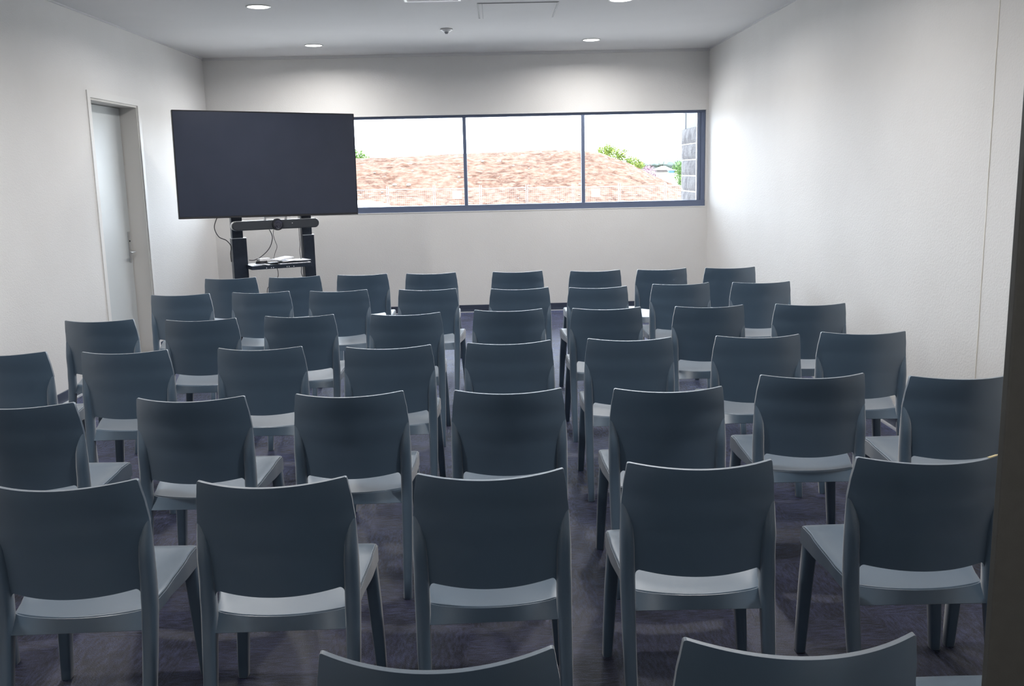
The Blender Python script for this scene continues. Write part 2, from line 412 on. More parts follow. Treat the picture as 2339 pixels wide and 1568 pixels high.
def make_seat():
    bm = bmesh.new(); NU, NV = 24, 22
    top = []
    rows = [i/NV for i in range(NV+1)]
    for v in rows:
        r = []
        for j in range(NU+1):
            u = -1+2*j/NU; u = math.copysign(abs(u)**.8, u) if u else 0
            x, y, z = seat_pt(u, v)
            if v > .9: z -= ((v-.9)/.1)**2*.010
            if abs(u) > .96: z -= ((abs(u)-.96)/.04)**2*.003
            r.append((x, y, z))
        top.append(r)
    tv = [[bm.verts.new(p) for p in r] for r in top]; bv = [[bm.verts.new((p[0], p[1], p[2]-.012)) for p in r] for r in top]
    for i in range(NV):
        for j in range(NU):
            bm.faces.new((tv[i][j], tv[i][j+1], tv[i+1][j+1], tv[i+1][j]))
            bm.faces.new((bv[i][j+1], bv[i][j], bv[i+1][j], bv[i+1][j+1]))
    def rim(a, b):
        for k in range(len(a)-1): bm.faces.new((a[k], a[k+1], b[k+1], b[k]))
    rim(tv[0], bv[0]); rim(tv[-1], bv[-1]); rim([r[0] for r in tv], [r[0] for r in bv]); rim([r[-1] for r in tv], [r[-1] for r in bv])
    return bm
def make_apron():
    """band of plastic under the seat edge, all the way round"""
    bm = bmesh.new(); loop = []
    N = 22
    for j in range(N+1):
        u = -1+2*j/N; x, y, z = seat_pt(u, 0)
        zt = z-.002
        if abs(x) > .172: zt += (abs(x)-.172)/.024*.004
        loop.append((x, y-.003, zt, .366, -.022+.0*u))
    for i in range(1, N):
        x, y, z = seat_pt(1, i/N); zb = .361+.024*min(1, i/N*3)
        if i/N > .9: zb += .0
        loop.append((x+.003, y, z-.009, zb))
    for j in range(N+1):
        u = 1-2*j/N; x, y, z = seat_pt(u, 1)
        loop.append((x*1.013, y+.004, z-.019, .385))
    for i in range(N-1, 0, -1):
        x, y, z = seat_pt(-1, i/N); zb = .361+.024*min(1, i/N*3)
        loop.append((x-.003, y, z-.009, zb))
    n = len(loop); rings = []
    c = Vector((0, .22, 0))
    outer_t, outer_b, inner_t, inner_b = [], [], [], []
    for it in loop:
        x, y, zt, zb = it[:4]; yb = it[4] if len(it) > 4 else y
        d = (c - Vector((x, y, 0))).normalized()*.009
        outer_t.append(bm.verts.new((x, y, zt))); outer_b.append(bm.verts.new((x, yb, zb)))
        inner_t.append(bm.verts.new((x+d.x, y+d.y, zt-.004))); inner_b.append(bm.verts.new((x+d.x, yb+d.y, zb)))
    for k in range(n):
        m_ = (k+1) % n
        bm.faces.new((outer_b[k], outer_b[m_], outer_t[m_], outer_t[k])); bm.faces.new((inner_b[m_], inner_b[k], inner_t[k], inner_t[m_]))
        bm.faces.new((outer_t[k], outer_t[m_], inner_t[m_], inner_t[k])); bm.faces.new((outer_b[m_], outer_b[k], inner_b[k], inner_b[m_]))
    return bm
def make_chair(label):
    t = thing('stacking_chair', label, 'chair', group='grey plastic chairs in rows')
    o = obj('backrest', make_backrest(), plast_m, t, bevel=.0042, segs=3); shade_auto(o, 50)
    for s in (-1, 1):
        o = obj('rear_leg', make_rear_leg(s), plast_m, t); shade_auto(o, 60)
        o = obj('front_leg', make_front_leg(s), plast_m, t); shade_auto(o, 50)
    o = obj('seat', make_seat(), plast_m, t, bevel=.003, segs=2); shade_auto(o, 50)
    o = obj('apron', make_apron(), plast_m, t, bevel=.0015, segs=1); shade_auto(o, 50)
    return t
def dup(root, label):
    r = root.copy(); C.objects.link(r); r['label'] = label
    for ch in list(root.children):
        c = ch.copy(); C.objects.link(c); c.parent = r
    return r
def at_z(u, v, z):                       # measured chair corners -> their place on the floor plan
    d = F + R*((u-1169.5)/2183.406) + U*((784-v)/2183.406); k = (z-CAM_Z)/d.z
    return Vector((0, 0, CAM_Z)) + d*k
ROWS = [
 ('row nearest the far window', [(467,637,586,633),(613,634,732,629),(770,628,885,625),(928,625,1041,622),(1126,621,1238,618),(1303,619,1416,616),(1455,616,1568,612),(1610,612,1725,609)]),
 ('second row from the far window', [(344,674,480,670),(529,668,662,665),(707,665,839,661),(913,661,1040,659),(1122,660,1252,656),(1300,657,1432,653),(1490,649,1620,645),(1672,645,1805,642)]),
 ('third row from the far window', [(148,732,306,729),(377,731,540,726),(604,722,763,718),(849,718,1004,713),(1084,708,1238,705),(1308,704,1463,701),(1541,700,1699,696),(1771,694,1931,692)]),
 ('fourth row from the far window', [(-2.472,4.735,1.5),(185,804,384,798),(498,795,690,791),(791,793,983,787),(1067,783,1258,776),(1344,773,1532,770),(1634,767,1827,763),(1874,758,2069,756)]),
 ('fifth row from the far window', [(-1.843,3.605,0),(312,909,560,904),(674,900,922,892),(1040,891,1281,886),(1404,887,1648,882),(1737,856,1973,852),(2085,858,2310,853)]),
 ('sixth row from the far window', [(-1.945,2.72,1),(-1.243,2.62,1.5),(447,1098,795,1087),(951,1082,1287,1068),(1433,1055,1762,1049),(1954,1043,2289,1037),(1.765,2.66,-1)]),
 ('row closest to the camera', [(731,1487,1265,1476),(1560,1457,2090,1446),(1.165,1.655,-3)]),
]
ORD = ['leftmost', 'second from left', 'third from left', 'fourth from left', 'fifth from left', 'sixth from left', 'seventh from left', 'rightmost']
proto = None
for rn, row in ROWS:
    for i, s in enumerate(row):
        od = ORD[i] if i < len(row)-1 else 'rightmost'
        if len(row) == 3 and i == 1: od = 'middle one of three'
        label = 'dark grey plastic chair in the %s, %s' % (rn, od)
        if len(s) == 4:
            a, b = at_z(s[0], s[1], .82), at_z(s[2], s[3], .82)
            x, y = (a.x+b.x)/2, (a.y+b.y)/2; rot = math.atan2((b-a).y, (b-a).x)*.8
        else:
            x, y, rot = s[0], s[1], math.radians(s[2])
        if proto is None: ch = proto = make_chair(label)
        else: ch = dup(proto, label)
        ch.location = (x, y, 0); ch.rotation_euler = (0, 0, rot)
        if 'sixth row' in rn and i == 5:
            ch['label'] = 'dark grey plastic chair with a pale yellow chip on its top rim'
            bm = bmesh.new()
            for k in range(5):
                xx = .160+.007*k; bx(bm, (xx, back_y(xx, .82), .8185+.0035*(xx/.21)**2-.0015), (.008, .0085, .003))
            m = obj('rim_chip', bm, wear_m, ch); m['label'] = 'pale yellow worn spot'

# ------------------------------------------------------------------ screen on its stand
TA = .47422
TVW, TVH = 1.70, .9721
tvc = Vector((-2.11283, 9.19219, 1.76397))
u_ = Vector((math.cos(TA), math.sin(TA), 0)); n_ = Vector((math.sin(TA), -math.cos(TA), 0))
# local frame: x along the screen, y away from the room's camera side, z up; origin on the floor below the screen centre
base = Vector((tvc.x, tvc.y, 0))
tv = thing('television', 'large black flat screen, switched off, on the wheeled stand', 'television', tuple(base), TA)
TT = Matrix.Translation((0, 0, tvc.z)) @ Matrix.Rotation(.0130, 4, 'Y') @ Matrix.Rotation(-.0216, 4, 'X')
def tbox(name, c, s, mat, m=None, parent=None, bevel=0.0):
    bm = bmesh.new(); bx(bm, c, s, m); return obj(name, bm, mat, parent, bevel=bevel)
tbox('casing', (0, .022, 0), (TVW, .040, TVH), black_m, TT, tv, .004)
tbox('rear_housing', (0, .058, -.05), (1.1, .035, .62), black_m, TT, tv, .01)
tbox('screen', (0, .0015, .004), (TVW-.014, .005, TVH-.030), screen_m, TT, tv)
bm = bmesh.new()
bx(bm, (0, .001, -TVH/2+.007), (TVW, .008, .014), TT)
for s in (-1, 1): bx(bm, (s*(TVW/2-.0025), .002, 0), (.005, .008, TVH), TT)
bx(bm, (0, .002, TVH/2-.0025), (TVW, .008, .005), TT)
obj('bezel', bm, bezel_m, tv, bevel=.001)

st = thing('screen_stand', 'black two-column motorised stand under the big screen', 'stand', tuple(base), TA)
PYC = .155
for x0, x1 in ((-.367, -.263), (.306, .408)):
    c = (x0+x1)/2
    up = tbox('upper_column', (c, PYC+.005, 1.30), (x1-x0-.002, .070, 1.00), stand_m, None, st, .004)
for x0, x1 in ((-.374, -.238), (.312, .421)):
    c = (x0+x1)/2
    lo_ = tbox('lower_column', (c, PYC, .575), (x1-x0, .095, 1.01), stand_m, None, st, .004)
    bm = bmesh.new(); bx(bm, (c, PYC, 1.0825), (x1-x0+.004, .099, .006)); obj('column_collar', bm, silver_m, lo_)
tbox('wall_bracket', (.02, .100, 1.72), (.86, .030, .10), stand_m, None, st)
tbox('wall_bracket', (.02, .100, 1.48), (.86, .030, .06), stand_m, None, st)
for s in (-.31, .365):
    tbox('foot_beam', (s, .02, .055), (.09, .74, .035), stand_m, None, st, .004)
    for yy in (-.31, .35):
        bm = bmesh.new(); tube(bm, [(s-.014, yy, .028), (s+.014, yy, .028)], .028, 20); obj('caster', bm, black_m, st)
tbox('cross_beam', (.03, PYC, .12), (.56, .05, .08), stand_m, None, st, .003)
# shelf
sh = tbox('shelf', (.03, .035, .8125), (.575, .30, .036), stand_m, None, st, .002)
bm = bmesh.new()
for xx in (-.12, -.075, -.055, .075, .095, .14):
    disc(bm, (0, 0, 0), .0045, .002, 10, m=Matrix.Translation((xx, -.1135, .806)) @ Matrix.Rotation(PI/2, 4, 'X'))
obj('shelf_holes', bm, seal_m, sh)
bm = bmesh.new()
for s in (-.075, .125):
    bx(bm, (s, .015, 1.262), (.020, .03, .034)); bx(bm, (s+.02, .015, 1.276), (.05, .03, .008))
bx(bm, (.02, .02, 1.274), (.20, .03, .010))
obj('bar_bracket', bm, silver_m, st)

# conference bar hanging under the screen
cb = thing('conference_bar', 'long rounded grey camera and speaker bar under the screen', 'video bar', tuple(base), TA)
def capsule_rings(cx0, cx1, cz, rx, y0, y1, n=48):
    pts = []
    for k in range(n):
        a = 2*PI*k/n; x = math.cos(a)*rx; z = math.sin(a)*rx
        pts.append((x + (cx1-rx if x >= 0 else cx0+rx), z+cz))
    return [[Vector((x, y, z)) for x, z in pts] for y in (y0, y1)]
bm = bmesh.new(); loft(bm, capsule_rings(-.392, .430, 1.205, .042, -.055, .020)); o = obj('bar_housing', bm, fabric_m, cb, bevel=.006)
shade_auto(o, 30)
bm = bmesh.new(); loft(bm, capsule_rings(-.400, .438, 1.205, .045, -.030, .018)); obj('bar_trim', bm, silver_m, cb, bevel=.003)
Rm = Matrix.Translation((.027, -.055, 1.205)) @ Matrix.Rotation(PI/2, 4, 'X')
bm = bmesh.new(); disc(bm, (0, 0, -.02), .057, .04, 40, .053, m=Rm); cz = obj('camera_housing', bm, black_m, cb, bevel=.003)
bm = bmesh.new(); disc(bm, (0, 0, .020), .042, .006, 40, .036, m=Rm); disc(bm, (0, 0, .026), .024, .004, 30, .020, m=Rm); obj('camera_lens', bm, lens_m, cz)
bm = bmesh.new(); disc(bm, (.14, .008, .0), .004, .002, 10, m=Rm); obj('status_light', bm, plate_m, cb)

def loc2w(p):
    return base + u_*p[0] - n_*p[1] + Vector((0, 0, p[2]))
# papers and bits lying on the shelf (top at z = .8305)
ST = .8308
def flat(name, label, cat, x, y, w, d, h, z, mat, rot=0, tilt=0, group=None):
    bm = bmesh.new()
    nx = 8; vs = []
    for i in range(nx+1):
        xx = -w/2 + w*i/nx; zz = .006*math.sin(i*.9+w*20)*(1 if h < .006 else .2)*min(1, i/4) + abs(xx)*0
        vs.append((xx, max(0, zz)))
    rings = [[Vector((a, -d/2, b)), Vector((a, d/2, b)), Vector((a, d/2, b+h)), Vector((a, -d/2, b+h))] for a, b in vs]
    loft(bm, rings)
    o = obj(name, bm, mat); tag(o, label, cat, group)
    o.location = loc2w((x, y, z)); o.rotation_euler = (0, tilt, TA+rot); return o
flat('magazine', 'white magazine at the bottom of the paper pile on the shelf', 'magazine', .155, .0, .30, .21, .008, ST, paper_m, .05, 0, 'papers on the stand shelf')
flat('document_folder', 'dark-edged folder between the papers on the shelf', 'folder', .17, .02, .27, .20, .006, ST+.0145, stand_m, -.08, 0, 'papers on the stand shelf')
flat('paper_sheet', 'white sheet lying over the folder on the shelf', 'paper', .17, .0, .28, .20, .003, ST+.0225, paper2_m, .12, 0, 'papers on the stand shelf')
flat('booklet', 'propped white booklet on top of the paper pile', 'booklet', .06, -.01, .17, .14, .010, ST+.0420, paper_m, .35, -.12, 'papers on the stand shelf')
flat('instruction_leaflet', 'small folded white leaflet at the left of the shelf', 'leaflet', -.14, -.05, .14, .09, .003, ST, paper_m, -.5, 0, 'papers on the stand shelf')
o = flat('remote_control', 'black remote control beside the papers on the shelf', 'remote control', -.03, -.03, .15, .045, .014, ST+.001, black_m, .15)
bm = bmesh.new()
pts = [(-.13+.055*math.cos(k*.42)*(1-.004*k), .02+.05*math.sin(k*.42), ST+.008+.0005*k) for k in range(52)]
tube(bm, pts, .0055, 8)
o = obj('coiled_cable', bm, cable_m, smooth=True); tag(o, 'black cable coiled at the left of the shelf', 'cable'); o.location = base; o.rotation_euler = (0, 0, TA)
flat('power_adapter', 'white plug pack resting beside the coiled cable', 'adapter', -.105, .03, .10, .06, .022, ST+.034, paper2_m, .1)

def cable(label, pts, r=.004, mat=cable_m):
    bm = bmesh.new(); tube(bm, smooth_path(pts, 8), r, 8)
    o = obj('cable', bm, mat, smooth=True); tag(o, label, 'cable', 'cables on the screen stand')
    o.location = base; o.rotation_euler = (0, 0, TA); return o
cable('black cable looping from the screen to the left of the left column', [(-.50, .06, 1.30), (-.535, .07, 1.20), (-.50, .08, 1.11), (-.43, .09, 1.07), (-.385, .12, 1.01), (-.390, .14, .94), (-.384, .16, .86)])
cable('black cable swinging from the video bar down to the left column', [(-.035, .028, 1.158), (-.010, .03, 1.08), (-.040, .05, .98), (-.11, .08, .905), (-.18, .09, .870), (-.232, .095, .872)])
cable('thin kinked cable hanging from the video bar camera to the papers', [(.010, .03, 1.165), (.000, .03, 1.11), (.012, .03, 1.05), (.028, .03, .99), (.005, .03, .93), (-.012, .03, .873)], .0025)
cable('thin cable running straight down beside the right column', [(.262, .06, 1.28), (.260, .06, 1.10), (.262, .06, 1.0), (.256, .06, .93), (.262, .05, .835)], .003)
cable('kinked cable hanging below the middle of the shelf', [(.02, .06, .795), (.030, .06, .74), (.020, .06, .69), (-.055, .06, .62), (-.085, .06, .58), (-.082, .06, .48), (-.05, .07, .2), (.0, .08, .012)], .003)
cable('grey cable with a plug below the right end of the shelf', [(.262, .06, .795), (.262, .06, .76), (.258, .06, .72), (.272, .06, .66), (.28, .06, .5), (.27, .08, .2), (.25, .1, .012)], .004, greycable_m)

# ------------------------------------------------------------------ outdoors
def ground_z(x, y):
    return -.30 - .94*min(1, max(0, (y-12)/38)) + 1.95*min(1, max(0, (y-60)/140)) + .25*min(1, max(0, (y-200)/200))
dirt_m = mottled(principled('red_dirt', (.4, .2, .13), .95, spec=.1), (.082, .044, .030), (.150, .098, .073), 4.0, 1.0, 7, .12, 12, (.7, .8, 1.6))
_n, _l, _b = nodes(dirt_m)          # dark drying cracks in the soil
_src = _b.inputs['Base Color'].links[0].from_socket
_tc = _n.new('ShaderNodeTexCoord'); _mp = _n.new('ShaderNodeMapping'); _mp.inputs['Scale'].default_value = (.16, .25, .75); _l.new(_tc.outputs['Object'], _mp.inputs[0])
_t = _n.new('ShaderNodeTexNoise'); _t.inputs['Scale'].default_value = 1.0; _t.inputs['Detail'].default_value = 9; _t.inputs['Roughness'].default_value = .58; _l.new(_mp.outputs[0], _t.inputs['Vector'])
_r = _n.new('ShaderNodeValToRGB'); _e = _r.color_ramp.elements; _e[0].position = .486; _e[0].color = (1, 1, 1, 1); _e[1].position = .500; _e[1].color = (.52, .46, .46, 1); _x = _e.new(.512); _x.color = (1, 1, 1, 1)
_l.new(_t.outputs[0], _r.inputs[0])
_mx = _n.new('ShaderNodeMix'); _mx.data_type = 'RGBA'; _mx.blend_type = 'MULTIPLY'; _mx.inputs[0].default_value = 1
_l.new(_src, _mx.inputs[6]); _l.new(_r.outputs[0], _mx.inputs[7]); _l.new(_mx.outputs[2], _b.inputs['Base Color'])
grass_m = mottled(principled('dry_grass', (.5, .5, .3), .95, spec=.1), (.13, .13, .085), (.19, .185, .12), .6)
pave_m = mottled(principled('pale_gravel', (.6, .58, .55), .9, spec=.1), (.5, .47, .43), (.62, .58, .54), 2)
bm = bmesh.new()
ys = [11.6, 20, 30, 40, 50, 60, 80, 120, 200, 400]; xs = [-200, -60, -20, 0, 20, 60, 200]
g = [[bm.verts.new((x, y, ground_z(x, y))) for x in xs] for y in ys]
for i in range(len(ys)-1):
    for j in range(len(xs)-1): bm.faces.new((g[i][j], g[i][j+1], g[i+1][j+1], g[i+1][j]))
o = obj('ground', bm, grass_m); struct(o, 'pale dry grass field outside', 'ground')
bm = bmesh.new(); vs = [bm.verts.new((x, y, ground_z(x, y)+.02)) for x, y in ((-40, 11.6), (30, 11.6), (30, 48), (-40, 48))]; bm.faces.new(vs)
o = obj('gravel_yard', bm, pave_m); struct(o, 'pale gravel yard between the building and the fence', 'ground')
# mound of red earth
RID = [(-40, 1.2), (-25, 2.2), (-15, 2.6), (-8.9, 2.65), (-7.73, 2.66), (-6.34, 2.65), (-4.95, 2.73), (-3.56, 2.76), (-1.89, 2.78), (.06, 2.84), (2.57, 2.9), (5.08, 2.85), (5.92, 2.8), (6.75, 2.62), (7.59, 2.33), (8.43, 2.01), (9.27, 1.58), (10.12, 1.14), (10.82, .77), (11.53, .5), (12.1, .32), (14, -.5), (17, -1.3)]
bm = bmesh.new(); NX, NY = 330, 70
def mound_z(x, y):
    r = interp(RID, x); t = (y-52.5)/9.5
    gz = -1.30
    if t <= 0: return gz
    s = min(1, t); s = math.sin(s*PI/2)**.9
    z = gz + (r-gz)*s
    if y > 62: z = r - (y-62)**2*.012
    e = min(1, t*2)
    q = Vector((x*.35, y*.5, 0))
    z += e*(.10*noise.noise(q*2.2) + .05*noise.noise(q*6) + .03*noise.noise(q*15))*(1 if y < 61 else .5)
    z -= e*.16*max(0, 1-abs(noise.noise(Vector((x*.16, y*.55, 4.))))*16)*(1 if y < 60.5 else 0)
    return z
g = []
for i in range(NY+1):
    y = 52.4 + (9.7*(i/50) if i <= 50 else 9.7 + (i-50)*.9)
    g.append([bm.verts.new((-40+57*j/NX, y, mound_z(-40+57*j/NX, y))) for j in range(NX+1)])
for i in range(NY):
    for j in range(NX): bm.faces.new((g[i][j], g[i][j+1], g[i+1][j+1], g[i+1][j]))
o = obj('dirt_mound', bm, dirt_m, smooth=True); tag(o, 'long heap of bare red-brown soil behind the wire fence', 'dirt mound')
# pale stones on the mound
rock_m = principled('pale_rock', (.3, .28, .25), .9)
bm = bmesh.new(); rr = random.Random(3)
for k in range(110):
    x = rr.uniform(-12, 11.5); y = rr.uniform(53, 60.5); z = mound_z(x, y)
    if interp(RID, x) < -.2: continue
    s = rr.uniform(.025, .07)*(1.9 if rr.random() < .07 else 1)
    r = bmesh.ops.create_icosphere(bm, subdivisions=1, radius=s, matrix=Matrix.Translation((x, y, z+s*.3)) @ Matrix.Diagonal((rr.uniform(.8, 1.8), 1, rr.uniform(.5, .9), 1)))
o = obj('pale_stones', bm, rock_m); tag(o, 'small pale stones scattered over the red soil heap', 'stones', kind='stuff')

# wire fence panels
galv_m = principled('galvanised_tube', (.35, .35, .35), .5)
wire_m = principled('fence_wire', (.24, .24, .24), .6)
foot_m = principled('fence_block', (.5, .48, .45), .9)
FYD = 50.0; FW = 2.392; FH = 2.1
fence_top = lambda x: .835 - .0085*(x+4.3)
def fence(x, label):
    zt = fence_top(x+FW/2); t = thing('wire_fence', label, 'wire fence', (x, FYD, zt-FH), 0, 'temporary wire fence panels')
    bm = bmesh.new(); r = .019
    for xx in (.045, FW-.045): tube(bm, [(xx, 0, 0), (xx, 0, FH+.16)], r, 8)
    for zz in (.15, FH): tube(bm, [(.045, 0, zz), (FW*.5, 0, zz-.012), (FW-.045, 0, zz)], r*.9, 8)
    obj('tube_frame', bm, galv_m, t)
    bm = bmesh.new(); k = .0032
    for i in range(1, 23): bx(bm, (.045+(FW-.09)*i/23, 0, .15+(FH-.15)/2), (k, k, FH-.15))
    for i in range(1, 19): bx(bm, (FW/2, 0, .15+(FH-.15)*i/19), (FW-.09, k, k))
    obj('wire_mesh', bm, wire_m, t)
    bm = bmesh.new(); bx(bm, (.13, 0, .07), (.22, .6, .14)); obj('foot_block', bm, foot_m, t, bevel=.02)
    return t
FL = ['wire fence panel just right of the screen, in front of the white car', 'wire fence panel left of the one with the lettered sign',
      'wire fence panel carrying the lettered sign', 'wire fence panel crossed by the middle window bar', 'wire fence panel in the centre of the middle pane',
      'wire fence panel carrying the blank white sign', 'wire fence panel right of the blank sign', 'wire fence panel disappearing behind the stone pillar']
p0 = None
for k in range(8):
    x = -7.91 + FW*k
    if k == 0: p0 = fence(x, FL[0])
    else:
        p = p0.copy(); C.objects.link(p); p['label'] = FL[k]
        for ch in list(p0.children):
            c = ch.copy(); C.objects.link(c); c.parent = p
        p.location = (x, FYD, fence_top(x+FW/2)-FH)
sign_m = principled('sign_white', (.92, .92, .92), .5); red_m = principled('sign_red', (.30, .05, .035), .6)
def sign(x0, x1, z0, z1, label, text=None):
    t = thing('fence_sign', label, 'sign', ((x0+x1)/2, FYD-.045, (z0+z1)/2), 0, 'signs on the wire fence')
    bm = bmesh.new(); bx(bm, (0, 0, 0), (x1-x0, .008, z1-z0)); obj('sign_board', bm, sign_m, t)
    if text:
        cu = bpy.data.curves.new('lettering', 'FONT'); cu.body = text; cu.size = .15; cu.extrude = .001; cu.align_x = 'CENTER'; cu.align_y = 'CENTER'; cu.offset = .002
        tmp = bpy.data.objects.new('tmp', cu); C.objects.link(tmp); bpy.context.view_layer.update()
        me = bpy.data.meshes.new_from_object(tmp.evaluated_get(bpy.context.evaluated_depsgraph_get()))
        bpy.data.objects.remove(tmp)
        o = bpy.data.objects.new('sign_lettering', me); C.objects.link(o); me.materials.clear(); me.materials.append(red_m)
        o.rotation_euler = (PI/2, 0, 0); o.location = (-.02, -.006, .105); o.parent = t
sign(-2.18, -1.72, .30, .71, 'white sign with faint red lettering wired to the fence', 'TTH')
sign(5.01, 5.44, .23, .65, 'blank white sign on the fence in the right pane')

# white car
car_m = principled('car_white', (.85, .86, .88), .25, coat=.6); tyre_m = principled('tyre', (.02, .02, .02), .8); cg_m = principled('car_glass', (.03, .04, .05), .05)
gz = ground_z(0, 36)+.02
car = thing('car', 'white car parked in front of the fence, only its roof showing', 'car', (-6.3, 36, gz))
prof = [(-2.15, .32), (-2.2, .75), (-2.05, 1.0), (-1.7, 1.12), (-1.25, 1.50), (-.6, 1.61), (.2, 1.62), (1.25, 1.56), (1.75, 1.52), (2.25, 1.40), (2.55, 1.20), (2.62, .95), (2.7, .5), (2.6, .32)]
prof = [(x, z) for x, z in prof]
bm = bmesh.new(); rings = []
for y, k in ((-.86, .93), (-.80, .985), (-.55, 1), (.55, 1), (.80, .985), (.86, .93)):
    rings.append([Vector((x*(.985 if abs(y) > .8 else 1), y, .32+(z-.32)*k)) for x, z in prof])
loft(bm, rings); o = obj('car_body', bm, car_m, car, bevel=.03); shade_auto(o, 30)
bm = bmesh.new()
for s in (-1, 1):
    vs = [bm.verts.new((x, s*.866, z)) for x, z in ((-1.55, 1.00), (-1.15, 1.28), (1.7, 1.28), (2.05, 1.00))]; bm.faces.new(vs)
    r = bmesh.ops.extrude_face_region(bm, geom=[bm.faces[-1]] if False else []) if False else None
obj('side_windows', bm, cg_m, car)
for x in (-1.35, 1.65):
    for s in (-1, 1):
        bm = bmesh.new(); tube(bm, [(x, s*.70, .32), (x, s*.88, .32)], .32, 24); w = obj('wheel', bm, tyre_m, car, bevel=.02)
        bm = bmesh.new(); tube(bm, [(x, s*.87, .32), (x, s*.89, .32)], .19, 20); obj('wheel_rim', bm, silver_m, w)

# split-face stone pier right outside the window
stone_m = mottled(principled('split_stone', (.3, .3, .33), .95, spec=.15), (.070, .066, .070), (.128, .122, .124), 9, 1.0, 40, .03, 8, (1, 1, .6))
mortar_m = principled('mortar', (.40, .37, .30), .9)
render_m = principled('pale_cladding', (.088, .09, .10), .7)
pier = thing('stone_pier', 'grey split-face stone block pier just outside the right pane', 'pier', (2.62, 12.07, ground_z(0, 12)))
GZ = ground_z(0, 12)
bm = bmesh.new(); rr = random.Random(5)
ztop = 2.13; nrow = 13; rh = .195
for k in range(nrow):
    z1 = ztop-rh*k; z0 = max(GZ, z1-rh+.011)
    if z1 <= GZ+.02: break
    splits = [11.50, 12.64]
    for a, b in zip(splits, splits[1:]):
        rings = []; NYY = 10; NZZ = 5
        dx = rr.uniform(-.004, .010)
        grid = []
        for iy in range(NYY+1):
            y = a+.004+(b-a-.008)*iy/NYY; col = []
            for iz in range(NZZ+1):
                z = z0+(z1-z0)*iz/NZZ
                e = min(iy, NYY-iy)/2; e2 = min(iz, NZZ-iz)/1.2; e = min(1, e, e2)
                nz = .014*noise.noise(Vector((y*14, z*9, k*3.1)))+.008*noise.noise(Vector((y*40, z*18, k)))
                yo = .014*noise.noise(Vector((z*12, k, 7)))*(1 if iy == NYY and b > 12.5 else 0)
                col.append(Vector((2.425+dx-(.012+nz)*e+.010*(1-e), y+yo, z)))
            grid.append(col)
        vv = [[bm.verts.new(p-Vector(pier.location)) for p in c] for c in grid]
        bk = [[bm.verts.new((2.80-pier.location.x, p.y-pier.location.y, p.z-pier.location.z)) for p in c] for c in grid]
        for i in range(NYY):
            for j in range(NZZ): bm.faces.new((vv[i][j], vv[i][j+1], vv[i+1][j+1], vv[i+1][j]))
        for j in range(NZZ):
            bm.faces.new((vv[0][j], vv[0][j+1], bk[0][j+1], bk[0][j])); bm.faces.new((vv[-1][j], vv[-1][j+1], bk[-1][j+1], bk[-1][j]))
        for i in range(NYY):
            bm.faces.new((vv[i][0], vv[i+1][0], bk[i+1][0], bk[i][0])); bm.faces.new((vv[i][-1], vv[i+1][-1], bk[i+1][-1], bk[i][-1]))
obj('stone_blocks', bm, stone_m, pier)
bm = bmesh.new(); bx(bm, (2.62-pier.location.x, 12.07-pier.location.y, (GZ+ztop)/2-GZ), (.354, 1.125, ztop-GZ)); obj('mortar_bed', bm, mortar_m, pier)
bm = bmesh.new(); bx(bm, (.02, 0, (ztop+3.4)/2-GZ+.004), (.37, 1.10, 3.4-ztop))
bx(bm, (-.168, .36, (ztop+3.4)/2-GZ+.004), (.012, .02, 3.4-ztop)); obj('upper_cladding', bm, render_m, pier)

# trees and bushes beyond the mound
def leafy(name, label, cat, clumps, col1, col2, n, leaf, trunk=None, seed=1, branches=()):
    rr = random.Random(seed); t = thing(name, label, cat, (clumps[0][0], clumps[0][1], ground_z(0, 60)))
    L = t.location
    bm = bmesh.new()
    tot = sum(c[3]*c[5] for c in clumps)
    for (cx, cy, cz, rx, ry, rz) in clumps:
        for k in range(int(n*rx*rz/tot)):
            while True:
                p = Vector((rr.uniform(-1, 1), rr.uniform(-1, 1), rr.uniform(-1, 1)))
                if .25 < p.length < 1: break
            p = Vector((cx+p.x*rx-L.x, cy+p.y*ry-L.y, cz+p.z*rz-L.z))
            p += Vector((rr.gauss(0, .06), 0, rr.gauss(0, .06)))*rx
            a = Vector((rr.gauss(0, 1), rr.gauss(0, 1), rr.gauss(0, 1))).normalized()*leaf*rr.uniform(.6, 1.3)
            b = a.orthogonal().normalized()*leaf*.45
            b.rotate(Matrix.Rotation(rr.uniform(0, 6.28), 3, a.normalized()))
            q = [p-a, p+b, p+a, p-b]
            bm.faces.new([bm.verts.new(v) for v in q])
    m = principled(name+'_leaves', col1, .8, spec=.2); mottled(m, col1, col2, 3.0)
    obj('foliage', bm, m, t)
    bm = bmesh.new()
    for br in (trunk or ()): tube(bm, [Vector(p)-L for p in br[:-1]], br[-1], 8)
    if trunk: obj('trunk', bm, principled(name+'_bark', (.28, .24, .18), .9), t)
    return t
gz = ground_z(0, 80)
leafy('leafy_tree', 'pale green tree rising behind the left end of the soil heap', 'tree',
      [(-12.6, 90, 3.2, .9, 1, .75), (-12.0, 90, 2.9, .8, 1, .6), (-13.2, 90, 2.3, 1.4, 1.2, 1.3)], (.05, .11, .02), (.12, .18, .045), 1600, .12,
      [((-12.6, 90, gz), (-12.6, 90, 1.5), .12), ((-12.6, 90, 1.5), (-12.1, 90, 3.3), .05), ((-12.6, 90, 1.5), (-12.9, 90, 3.2), .05)], 11)
